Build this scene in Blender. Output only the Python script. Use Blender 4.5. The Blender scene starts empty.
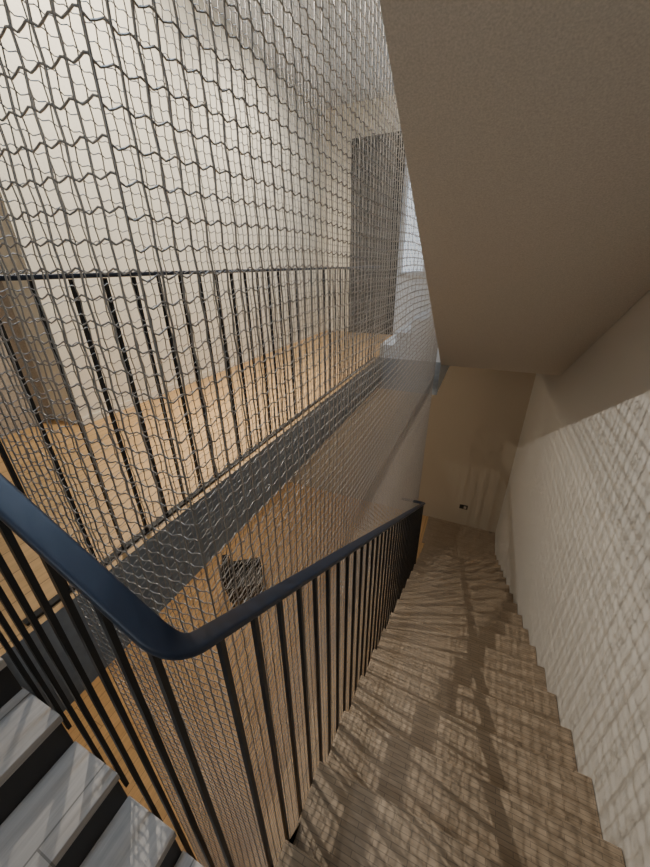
import bpy, bmesh, math, random
from mathutils import Vector, Matrix
random.seed(4)
D=bpy.data; C=bpy.context
# ---------------------------------------------------------------- materials
def newmat(name):
    m=D.materials.new(name); m.use_nodes=True
    nt=m.node_tree; b=nt.nodes['Principled BSDF']
    return m,nt,b
def plaster(name,col,bump=0.3,scale=120,var=0.12,rough=0.9):
    m,nt,b=newmat(name); b.inputs['Roughness'].default_value=rough
    tc=nt.nodes.new('ShaderNodeTexCoord')
    n=nt.nodes.new('ShaderNodeTexNoise'); n.inputs['Scale'].default_value=scale; n.inputs['Detail'].default_value=4
    nt.links.new(tc.outputs['Object'],n.inputs['Vector'])
    r=nt.nodes.new('ShaderNodeValToRGB')
    r.color_ramp.elements[0].position=.3; r.color_ramp.elements[1].position=.7
    r.color_ramp.elements[0].color=(*[c*(1-var) for c in col],1); r.color_ramp.elements[1].color=(*[min(1,c*(1+var)) for c in col],1)
    nt.links.new(n.outputs['Fac'],r.inputs['Fac']); nt.links.new(r.outputs['Color'],b.inputs['Base Color'])
    bp=nt.nodes.new('ShaderNodeBump'); bp.inputs['Strength'].default_value=bump; bp.inputs['Distance'].default_value=.003
    nt.links.new(n.outputs['Fac'],bp.inputs['Height']); nt.links.new(bp.outputs['Normal'],b.inputs['Normal'])
    return m
def wood(name,c1,c2,axis='Y',plank=0.12,length=1.4,rough=.5,gap=.003,gs=(2.5,45,45),lo=.55,hi=1.15,mort=.45,bump=.15):
    m,nt,b=newmat(name); b.inputs['Roughness'].default_value=rough
    tc=nt.nodes.new('ShaderNodeTexCoord')
    mp=nt.nodes.new('ShaderNodeMapping')
    if axis=='Y': mp.inputs['Rotation'].default_value=(0,0,math.pi/2)
    nt.links.new(tc.outputs['Object'],mp.inputs['Vector'])
    br=nt.nodes.new('ShaderNodeTexBrick'); br.inputs['Scale'].default_value=1
    br.inputs['Brick Width'].default_value=length; br.inputs['Row Height'].default_value=plank
    br.inputs['Mortar Size'].default_value=gap; br.inputs['Mortar Smooth'].default_value=.2
    br.inputs['Color1'].default_value=(*c1,1); br.inputs['Color2'].default_value=(*c2,1)
    br.inputs['Mortar'].default_value=(*[c*mort for c in c1],1)
    nt.links.new(mp.outputs['Vector'],br.inputs['Vector'])
    m2=nt.nodes.new('ShaderNodeMapping'); m2.inputs['Scale'].default_value=gs
    nt.links.new(mp.outputs['Vector'],m2.inputs['Vector'])
    n=nt.nodes.new('ShaderNodeTexNoise'); n.inputs['Scale'].default_value=1; n.inputs['Detail'].default_value=6; n.inputs['Roughness'].default_value=.65
    nt.links.new(m2.outputs['Vector'],n.inputs['Vector'])
    r=nt.nodes.new('ShaderNodeValToRGB'); r.color_ramp.elements[0].position=.3; r.color_ramp.elements[1].position=.75
    r.color_ramp.elements[0].color=(lo,lo,lo,1); r.color_ramp.elements[1].color=(hi,hi,hi,1)
    nt.links.new(n.outputs['Fac'],r.inputs['Fac'])
    mx=nt.nodes.new('ShaderNodeMix'); mx.data_type='RGBA'; mx.blend_type='MULTIPLY'; mx.inputs[0].default_value=1
    nt.links.new(br.outputs['Color'],mx.inputs[6]); nt.links.new(r.outputs['Color'],mx.inputs[7])
    nt.links.new(mx.outputs[2],b.inputs['Base Color'])
    bp=nt.nodes.new('ShaderNodeBump'); bp.inputs['Strength'].default_value=bump; bp.inputs['Distance'].default_value=.001
    nt.links.new(n.outputs['Fac'],bp.inputs['Height']); nt.links.new(bp.outputs['Normal'],b.inputs['Normal'])
    return m
def solid(name,col,rough=.5,metal=0,emit=None,es=0,noise=.1):
    m,nt,b=newmat(name); b.inputs['Roughness'].default_value=rough; b.inputs['Metallic'].default_value=metal
    n=nt.nodes.new('ShaderNodeTexNoise'); n.inputs['Scale'].default_value=30
    tc=nt.nodes.new('ShaderNodeTexCoord'); nt.links.new(tc.outputs['Object'],n.inputs['Vector'])
    r=nt.nodes.new('ShaderNodeValToRGB'); r.color_ramp.elements[0].color=(*[c*(1-noise) for c in col],1); r.color_ramp.elements[1].color=(*[min(1,c*(1+noise)) for c in col],1)
    nt.links.new(n.outputs['Fac'],r.inputs['Fac']); nt.links.new(r.outputs['Color'],b.inputs['Base Color'])
    if emit: b.inputs['Emission Color'].default_value=(*emit,1); b.inputs['Emission Strength'].default_value=es
    return m
M_wallR=plaster('plaster_warm_gray',(.54,.53,.51),.12,200,.05)
M_soff=plaster('stucco_soffit',(.56,.52,.465),.4,150,.14)
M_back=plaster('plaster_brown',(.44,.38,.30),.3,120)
M_cream=plaster('plaster_cream',(.80,.75,.65),.15,60,.04)
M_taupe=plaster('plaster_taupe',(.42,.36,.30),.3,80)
M_white=plaster('plaster_white',(.66,.70,.76),.15,60,.04)
M_fascia=plaster('steel_gray_fascia',(.25,.28,.32),.1,30,.1,.4)
M_floor=wood('oak_floor',(.64,.41,.20),(.58,.36,.165),'Y',.16,1.8,lo=.8)
M_tread=wood('oak_tread',(.385,.30,.215),(.31,.24,.17),'X',.02,.13,.65,.0015,(16,90,90),.75,1.1,.55,0.02)
M_treadL=wood('gray_oak_tread',(.54,.49,.44),(.50,.45,.41),'Y',.3,2.5,.45,lo=.7)
M_riser=solid('dark_riser',(.025,.021,.020),.5)
M_steel=solid('dark_steel',(.016,.018,.022),.4,.2)
M_rail=solid('sky_tinted_steel',(.017,.027,.052),.42,.1)  # dark steel, with the assumed overhead light's blue reflection painted into its base colour
M_net=solid('net_cord',(.32,.30,.28),.36,.35,noise=.2)
M_dark=solid('dark_panel',(.018,.020,.023),.7)
M_darkf=solid('dark_frame',(.010,.010,.011),.5)
M_chair=solid('black_leather',(.015,.014,.014),.4)
M_win=solid('assumed_window_glow',(.8,.85,.9),.5,0,(.75,.86,1.0),.9)  # glow of the assumed far window, put into the pane itself
# ---------------------------------------------------------------- mesh builder
class MB:
    def __init__(s): s.v=[]; s.f=[]; s.mi=[]; s.mats=[]
    def m(s,mat):
        if mat not in s.mats: s.mats.append(mat)
        return s.mats.index(mat)
    def box(s,a,b,mat,top=None):
        x0,y0,z0=a; x1,y1,z1=b; o=len(s.v)
        s.v+=[(x0,y0,z0),(x1,y0,z0),(x1,y1,z0),(x0,y1,z0),(x0,y0,z1),(x1,y0,z1),(x1,y1,z1),(x0,y1,z1)]
        fs=[(0,3,2,1),(4,5,6,7),(0,1,5,4),(1,2,6,5),(2,3,7,6),(3,0,4,7)]
        for k,f in enumerate(fs):
            s.f.append(tuple(o+i for i in f)); s.mi.append(s.m(top if (top and k==1) else mat))
    def prism(s,poly,axis,a,b,mat):
        o=len(s.v); n=len(poly)
        for t in (a,b):
            for p in poly: s.v.append((t,p[0],p[1]) if axis=='X' else (p[0],t,p[1]))
        i=s.m(mat)
        s.f.append(tuple(range(o,o+n))[::-1]); s.mi.append(i)
        s.f.append(tuple(range(o+n,o+2*n))); s.mi.append(i)
        for k in range(n):
            k2=(k+1)%n; s.f.append((o+k,o+k2,o+n+k2,o+n+k)); s.mi.append(i)
    def sweep(s,path,prof,mat,up=Vector((0,0,1)),cap=True):
        o=len(s.v); n=len(prof); i=s.m(mat)
        P=[Vector(p) for p in path]
        for k,p in enumerate(P):
            t=(P[min(k+1,len(P)-1)]-P[max(k-1,0)]).normalized()
            side=t.cross(up).normalized(); uu=side.cross(t).normalized()
            for a,b in prof: s.v.append(tuple(p+side*a+uu*b))
        for k in range(len(P)-1):
            for j in range(n):
                j2=(j+1)%n; s.f.append((o+k*n+j,o+k*n+j2,o+(k+1)*n+j2,o+(k+1)*n+j)); s.mi.append(i)
        if cap:
            s.f.append(tuple(range(o,o+n))); s.mi.append(i)
            s.f.append(tuple(range(o+(len(P)-1)*n,o+len(P)*n))[::-1]); s.mi.append(i)
    def obj(s,name,bevel=0,smooth=False,parent=None):
        me=D.meshes.new(name); me.from_pydata(s.v,[],s.f); me.update()
        for m in s.mats: me.materials.append(m)
        me.polygons.foreach_set('material_index',s.mi)
        if smooth: me.polygons.foreach_set('use_smooth',[True]*len(me.polygons))
        bm=bmesh.new(); bm.from_mesh(me); bmesh.ops.recalc_face_normals(bm,faces=bm.faces); bm.to_mesh(me); bm.free()
        ob=D.objects.new(name,me); C.collection.objects.link(ob)
        if bevel:
            md=ob.modifiers.new('bevel','BEVEL'); md.width=bevel; md.segments=2; md.limit_method='ANGLE'
        if parent: ob.parent=parent
        return ob
def empty(name,loc=(0,0,0)):
    e=D.objects.new(name,None); e.location=loc; C.collection.objects.link(e); return e
def box(name,a,b,mat,bevel=0,top=None):
    m=MB(); m.box(a,b,mat,top); return m.obj(name,bevel)
# ---------------------------------------------------------------- dimensions
XR=.86; XL=-.34; YB=6.3; YN=-1.3
ZLAND=-1.8; RISE=.171; RUN=.30; Y0=.35; NST=18
ZLOW=ZLAND-RISE*NST
ZUP=-1.12; XE=-1.25; XW=-2.8; ZC=2.15; YW=1.5
box('wall_right',(XR,YN,ZLOW-.3),(XR+.2,YB+.2,4.2),M_wallR)
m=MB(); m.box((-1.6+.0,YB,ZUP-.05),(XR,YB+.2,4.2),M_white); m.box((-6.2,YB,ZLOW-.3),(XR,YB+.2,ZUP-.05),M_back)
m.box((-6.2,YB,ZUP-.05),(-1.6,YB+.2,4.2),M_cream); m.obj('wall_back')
box('wall_left',(-3.35,YW,ZUP),(XW,YB,ZC),M_cream)
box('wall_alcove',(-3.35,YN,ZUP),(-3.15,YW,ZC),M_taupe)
box('wall_front',(-6.2,YN-.2,ZLOW-.3),(XR,YN,4.2),M_cream)
box('wall_lower',(-6.4,YN,ZLOW-.3),(-6.2,YB,ZUP-.43),M_cream)
m=MB(); m.box((-6.2,YN,ZLOW-.3),(XR,YB,ZLOW),M_back,top=M_floor); m.obj('floor')
m=MB(); m.box((-6.2,YN,ZUP-.43),(XE,YB,ZUP),M_fascia,top=M_floor); m.obj('floor_upper')
box('ceiling',(-6.2,YN,ZC),(XE,YB,ZC+.4),M_white)
m=MB(); m.box((XE,4.6,4.0),(XR,YB,4.2),M_white); m.box((XE,YN,4.0),(XR,.35,4.2),M_white); m.box((-.45,.35,4.0),(XR,4.6,4.2),M_white); m.obj('roof')
box('baseboard_left',(XW,YW,ZUP),(XW+.012,YB,ZUP+.06),M_cream)
# ---------------------------------------------------------------- descending flight (right)
XQ=XR-.003
m=MB()
body=[(Y0,ZLAND-.03)]
z=ZLAND;y=Y0
for k in range(NST-1):
    z-=RISE
    body.append((y,z-.03)); y+=RUN; body.append((y,z-.03))
yend=y
body+=[(yend,ZLOW),(yend-.05,ZLOW),(Y0,ZLAND-.45)]
m.prism(body,'X',XL,XQ,M_tread)
z=ZLAND;y=Y0
for k in range(NST-1):
    z-=RISE
    m.box((XL-.01,y-.005,z-.03),(XQ,y+RUN+.018,z),M_tread)
    y+=RUN
m.box((XL-.1,yend+.001,ZLOW+.001),(XQ,YB-.003,ZLOW+.012),M_tread)
m.obj('staircase_flight',.003)
YS=.200; XS=-.65
m=MB(); m.box((XL,YN+.003,ZLAND-.35),(XQ,Y0-.002,ZLAND-.03),M_riser); m.box((XL,YN+.003,ZLAND-.03),(XQ,Y0+.018,ZLAND),M_tread)
m.box((XS,YN+.003,ZLAND-.35),(XL,YS,ZLAND-.03),M_riser); m.box((XS,YN+.003,ZLAND-.03),(XL,YS+.004,ZLAND),M_treadL)
m.obj('landing_floor',.003)
m=MB()
for k in range(3):
    x1=XS-.002-.2*k; zt=ZLAND+RISE*(k+1)
    x0=x1-.2
    m.box((x0,YN+.003,ZLAND-.35),(x1,YS,zt-.035),M_riser)
    m.box((x0,YN+.003,zt-.035),(x1+.012,YS+.004,zt),M_treadL)
m.obj('staircase_short_flight',.003)
m=MB(); m.box((XE+.001,YN+.003,ZUP-.43),(XE+.012,YS,ZUP-.03),M_riser); m.box((XE+.001,YN+.003,ZUP-.03),(XE+.02,YS,ZUP+.002),M_treadL); m.obj('trim_1')
# ---------------------------------------------------------------- upper flight overhead + soffit
def zs(y): return 1.49-.58*y
n=14; ys=.35; zt=ZUP+.69
run=(4.55-ys)/n; rise=(zs(.3)+.62-zt)/n
stp=[]; yy=4.548; zz=zt
for k in range(n):
    zz+=rise; stp.append((yy,zz)); yy-=run; stp.append((yy,zz))
poly=[(4.548,zs(4.55)),(.3,zs(.3)),(YN+.003,zs(.3)),(YN+.003,stp[-1][1])]+stp[::-1]+[(4.548,zt)]
m=MB(); m.prism(poly,'X',-.437,XQ,M_soff)
m.obj('staircase_upper_flight')
m=MB(); zb=zs(4.55)
m.box((-.437,4.55,zb),(XQ,YB-.003,ZUP+.69),M_fascia,top=M_tread)
for k in range(4):
    x0=XE+.002+.2*k
    m.box((x0,4.56,ZUP-.43),(min(x0+.2,-.44),YB-.003,ZUP+.171*(k+1)-.03),M_white)
    m.box((x0-.012 if k else x0,4.55,ZUP+.171*(k+1)-.03),(min(x0+.2,-.44),YB-.003,ZUP+.171*(k+1)),M_white)
m.box((XE+.002,4.54,ZUP-.43),(-.44,4.558,ZUP+.0),M_fascia)
m.obj('staircase_turn_steps')
# ---------------------------------------------------------------- handrails
def prof(w,h,n=20,e=5):
    o=[]
    for k in range(n):
        t=2*math.pi*k/n; c,s_=math.cos(t),math.sin(t)
        o.append((w/2*math.copysign(abs(c)**(2/e),c),h/2*math.copysign(abs(s_)**(2/e),s_)))
    return o
def fillet(path,rs,n=12):
    P=[Vector(p) for p in path]; out=[P[0]]
    for i in range(1,len(P)-1):
        a=(P[i-1]-P[i]); b=(P[i+1]-P[i]); rr=min(rs[i],a.length*.48,b.length*.48)
        s0=P[i]+a.normalized()*rr; s1=P[i]+b.normalized()*rr
        for k in range(n+1):
            t=k/n; out.append(s0*(1-t)**2+P[i]*2*t*(1-t)+s1*t*t)
    out.append(P[-1]); return out
RX=XL-.020; RY=.212
def rz(y): return -.60-.62*(y-.3)
rail=empty('stair_railing',(XL,.25,ZLAND))
def rel(parent,ob):
    ob.parent=parent; ob.matrix_parent_inverse=Matrix.Translation(parent.location).inverted(); return ob
zcr=rz(RY)-.005
SL=.64
def lz(x): return min(-.02, zcr+(RX-x)*SL)
xt=RX-(-.02-zcr)/SL
pa=fillet([(-1.3,4.5,-.02),(-1.3,RY,-.02),(xt,RY,-.02),(RX,RY,zcr),(RX,3.95,rz(3.95)),(RX-.3,4.02,rz(3.95)-.06)],[0,.04,.04,.06,.04,0])
m=MB(); m.sweep(pa,prof(.046,.017),M_rail); rel(rail,m.obj('handrail',0,True))
m=MB(); hb=.006
def bal(x,y,z0,z1): m.box((x-hb,y-hb,z0),(x+hb,y+hb,z1),M_steel)
y=.30
while y<3.97:
    k=math.floor((y-Y0)/RUN)+1
    bal(RX,y,ZLAND-RISE*k-.12,rz(y)-.012); y+=.1
x=-.425
while x>-1.24:
    k=math.floor((XS-x)/.2)+1
    bal(x,RY+.003,ZLAND+RISE*max(k,0)-.14,lz(x)-.014); x-=.11
rel(rail,m.obj('balusters_flights'))
m=MB(); y=.45
while y<4.5:
    m.box((-1.3-.006,y-.006,ZUP),(-1.3+.006,y+.006,-.03),M_steel); y+=.122
m.box((-1.315,.3,ZUP),(-1.285,4.5,ZUP+.012),M_steel)
rel(rail,m.obj('balusters_gallery'))
# ---------------------------------------------------------------- safety net
p=.041; R=.0019; SUB=4
ring=[(math.cos(a),math.sin(a)) for a in (0.3,2.394,4.489)]
def netface(mb,o,u,L,z0,z1,ph=0):
    o=Vector(o); u=Vector(u).normalized(); nrm=u.cross(Vector((0,0,1)))
    nu=int(L/p); nv=int((z1-z0)/p); pu=L/nu; Z=Vector((0,0,1))
    def pos(i,j):
        edge=min(1,max(0,min(i,nu-i)/2))
        uu=i*pu+edge*(pu*.05*math.cos(math.pi*j)+.005*math.sin(j*.13+ph)*math.sin(i*.11)+.002*math.sin(i*.9+j*.17))
        vv=z0+j*p+.008*math.sin(i*.15+ph)+.004*math.sin(j*.2+i*.2)
        dn=.02*math.sin(math.pi*i/nu)*math.sin(j*.07+ph)
        return o+u*uu+nrm*dn+Z*vv
    zz=p*.02
    def strand(pts,a,b,knots):
        ob=len(mb.v)
        for k,q in enumerate(pts):
            rr=R*(1.25 if knots[k] else 1)
            for c,s_ in ring: mb.v.append(tuple(q+a*c*rr+b*s_*rr))
        for k in range(len(pts)-1):
            for j in range(3):
                j2=(j+1)%3; mb.f.append((ob+k*3+j,ob+k*3+j2,ob+k*3+3+j2,ob+k*3+3+j)); mb.mi.append(0)
    N=[[pos(i,j)+Z*(zz*(1 if i%2 else -1)) for j in range(nv+1)] for i in range(nu+1)]
    for i in range(nu+1): strand(N[i],u,nrm,[True]*(nv+1))
    for j in range(nv+1):
        pts=[];kn=[]
        for i in range(nu):
            a=N[i][j]; b=N[i+1][j]
            pts.append(a); kn.append(True)
            for s_ in range(1,SUB):
                q=s_/SUB
                pts.append(a.lerp(b,q)+Z*p*(-.10*math.sin(2*math.pi*q)-.05*math.sin(math.pi*q))); kn.append(False)
        pts.append(N[nu][j]); kn.append(True)
        strand(pts,Z,nrm,kn)
mb=MB(); mb.m(M_net)
NX0=-.5; NX1=-1.18; NY0=.42; NY1=4.5; ZN0=ZLOW+.03; ZN1=3.0
netface(mb,(NX0,NY0,0),(0,1,0),NY1-NY0,ZN0,ZN1,0)
netface(mb,(NX1,NY0,0),(0,1,0),NY1-NY0,ZN0,ZN1,1.3)
netface(mb,(NX1,NY0,0),(1,0,0),NX0-NX1,ZN0,ZN1,.5)
netface(mb,(NX1,NY1,0),(1,0,0),NX0-NX1,ZN0,ZN1,2.)
me=D.meshes.new('safety_net'); me.from_pydata(mb.v,[],mb.f); me.materials.append(M_net)
me.polygons.foreach_set('use_smooth',[True]*len(me.polygons)); me.update()
net=D.objects.new('safety_net',me); C.collection.objects.link(net)
# ---------------------------------------------------------------- far door, assumed window
m=MB(); m.box((-2.32,YB-.06,ZUP),(-1.5,YB-.003,1.72),M_darkf)
m.box((-2.27,YB-.075,ZUP+.02),(-1.93,YB-.055,1.66),M_dark); m.box((-1.89,YB-.075,ZUP+.02),(-1.55,YB-.055,1.66),M_dark)
for zz in (-.5,.1,.7,1.2): m.box((-2.25,YB-.085,zz),(-1.57,YB-.07,zz+.02),M_darkf)
m.box((-1.86,YB-.11,-.2),(-1.84,YB-.075,.1),M_darkf)
m.obj('door_1',.004)
m=MB(); m.box((-1.42,YB-.03,-.1),(-.7,YB-.015,2.9),M_win)  # assumed window over a pale bluish stretch of wall; pane glows by itself
for xx in (-1.45,-1.08,-.72): m.box((xx,YB-.06,-.15),(xx+.04,YB-.005,2.95),M_white)
for zz in (-.15,1.3,2.91): m.box((-1.45,YB-.06,zz),(-.68,YB-.005,zz+.04),M_white)
m.obj('assumed_window_1',.003)
m=MB(); m.box((.12,YB-.014,-4.47),(.27,YB,-4.38),M_darkf); m.box((.14,YB-.018,-4.455),(.19,YB-.012,-4.395),M_dark); m.box((.2,YB-.018,-4.455),(.25,YB-.012,-4.395),M_taupe)
m.obj('wall_socket',.002)
# ---------------------------------------------------------------- armchair on lower floor
def armchair(x,y,rot):
    m=MB()
    for sx in (-.3,.3):
        for sy in (-.28,.28): m.box((sx-.02,sy-.02,0),(sx+.02,sy+.02,.2),M_darkf)
    m.box((-.34,-.33,.18),(.34,.33,.28),M_chair); m.box((-.26,-.34,.28),(.26,.24,.42),M_chair)
    m.box((-.36,-.33,.2),(-.27,.33,.6),M_chair); m.box((.27,-.33,.2),(.36,.33,.6),M_chair)
    m.prism([(.2,.28),(.34,.28),(.44,.85),(.32,.85)],'X',-.33,.33,M_chair)
    o=m.obj('armchair',.03); o.location=(x,y,ZLOW); o.rotation_euler=(0,0,rot); o.scale=(.78,.78,.78); return o
armchair(-2.88,3.15,2.2)
# ---------------------------------------------------------------- lights
def point(name,loc,power,col,r=.03):
    l=D.lights.new(name,'POINT'); l.energy=power; l.color=col; l.shadow_soft_size=r
    o=D.objects.new(name,l); o.location=loc; C.collection.objects.link(o); return o
def spot(name,loc,tgt,power,col,ang,blend=.5,r=.004):
    l=D.lights.new(name,'SPOT'); l.energy=power; l.color=col; l.shadow_soft_size=r; l.spot_size=math.radians(ang); l.spot_blend=blend
    o=D.objects.new(name,l); o.location=loc; C.collection.objects.link(o)
    o.rotation_euler=(Vector(tgt)-Vector(loc)).to_track_quat('-Z','Y').to_euler(); return o
def area(name,loc,rot,sx,sy,power,col):
    l=D.lights.new(name,'AREA'); l.shape='RECTANGLE'; l.size=sx; l.size_y=sy; l.energy=power; l.color=col
    o=D.objects.new(name,l); o.location=loc; o.rotation_euler=rot; C.collection.objects.link(o); return o
warm=(1,.92,.80)
def lampcyl(m,a,b,r,mat,up): m.sweep([a,b],[(math.cos(t)*r,math.sin(t)*r) for t in [k*math.pi/8 for k in range(16)]],mat,up=up)
for (x,y,zl,pw,tg) in ((-2.4,1.5,1.75,440,(.7,2.6,-2.3)),):
    m=MB(); lampcyl(m,(x,y,ZC-.30),(x,y,ZC),.012,M_darkf,Vector((0,1,0))); lampcyl(m,(x,y,ZC-.36),(x,y,ZC-.26),.04,M_darkf,Vector((0,1,0)))
    m.obj('assumed_ceiling_spotlight')  # assumed lamp body, out of view
    spot('assumed_spotlight_beam',(x+.05,y,zl),tg,pw,warm,88,.9,.010)  # assumed beam from the left, throwing net shadows on wall and treads
for (x,y,pw) in ((-3.0,2.0,60),(-3.6,4.4,45),(-1.9,1.2,35)):
    point('lower_storey_fill',(x,y,ZUP-.6),pw,(1,.83,.62),.08)  # added fill lights without fixtures, brightening the lower floor
spot('cream_wall_fill',(-1.5,1.9,2.05),(-2.8,2.6,.6),300,(1,.91,.75),120,.8,.1)  # added fill aimed at the cream wall to lift it
spot('cream_wall_fill',(-1.5,4.0,2.05),(-2.8,4.4,.2),140,(1,.91,.76),120,.8,.1)  # second added fill, for the far part of the cream wall
spot('shaft_added_spot',(-.95,.9,3.6),(.4,2.0,-3),230,(1,.93,.85),38,.7,.012)  # extra spot added high in the shaft to light the treads
area('assumed_skylight',(-.85,2.5,3.95),(0,0,0),.8,4,140,(.60,.79,1))  # assumed, unseen skylight: blue area light put in at the shaft top
point('landing_fill',(-.2,-1.0,.6),14,(.85,.93,1),.2)  # free-hanging fill behind the camera, added to brighten landing and left steps
w=D.worlds.new('World'); C.scene.world=w; w.use_nodes=True
w.node_tree.nodes['Background'].inputs[0].default_value=(.6,.75,1,1); w.node_tree.nodes['Background'].inputs[1].default_value=.3
# ---------------------------------------------------------------- camera
F=347.; pitch=math.radians(25.8); yaw=math.radians(24.4); roll=math.radians(.8)
h=Vector((-math.sin(yaw),math.cos(yaw),0)); r=Vector((math.cos(yaw),math.sin(yaw),0)); Z=Vector((0,0,1))
f=h*math.cos(pitch)-Z*math.sin(pitch); u=h*math.sin(pitch)+Z*math.cos(pitch)
r2=r*math.cos(roll)-u*math.sin(roll); u2=u*math.cos(roll)+r*math.sin(roll)
cam=D.cameras.new('camera'); co=D.objects.new('camera',cam); C.collection.objects.link(co)
co.matrix_world=Matrix(((r2.x,u2.x,-f.x,0),(r2.y,u2.y,-f.y,0),(r2.z,u2.z,-f.z,0),(0,0,0,1)))
cam.sensor_fit='VERTICAL'; cam.sensor_height=36; cam.lens=F/867*36; cam.clip_start=.02
C.scene.camera=co
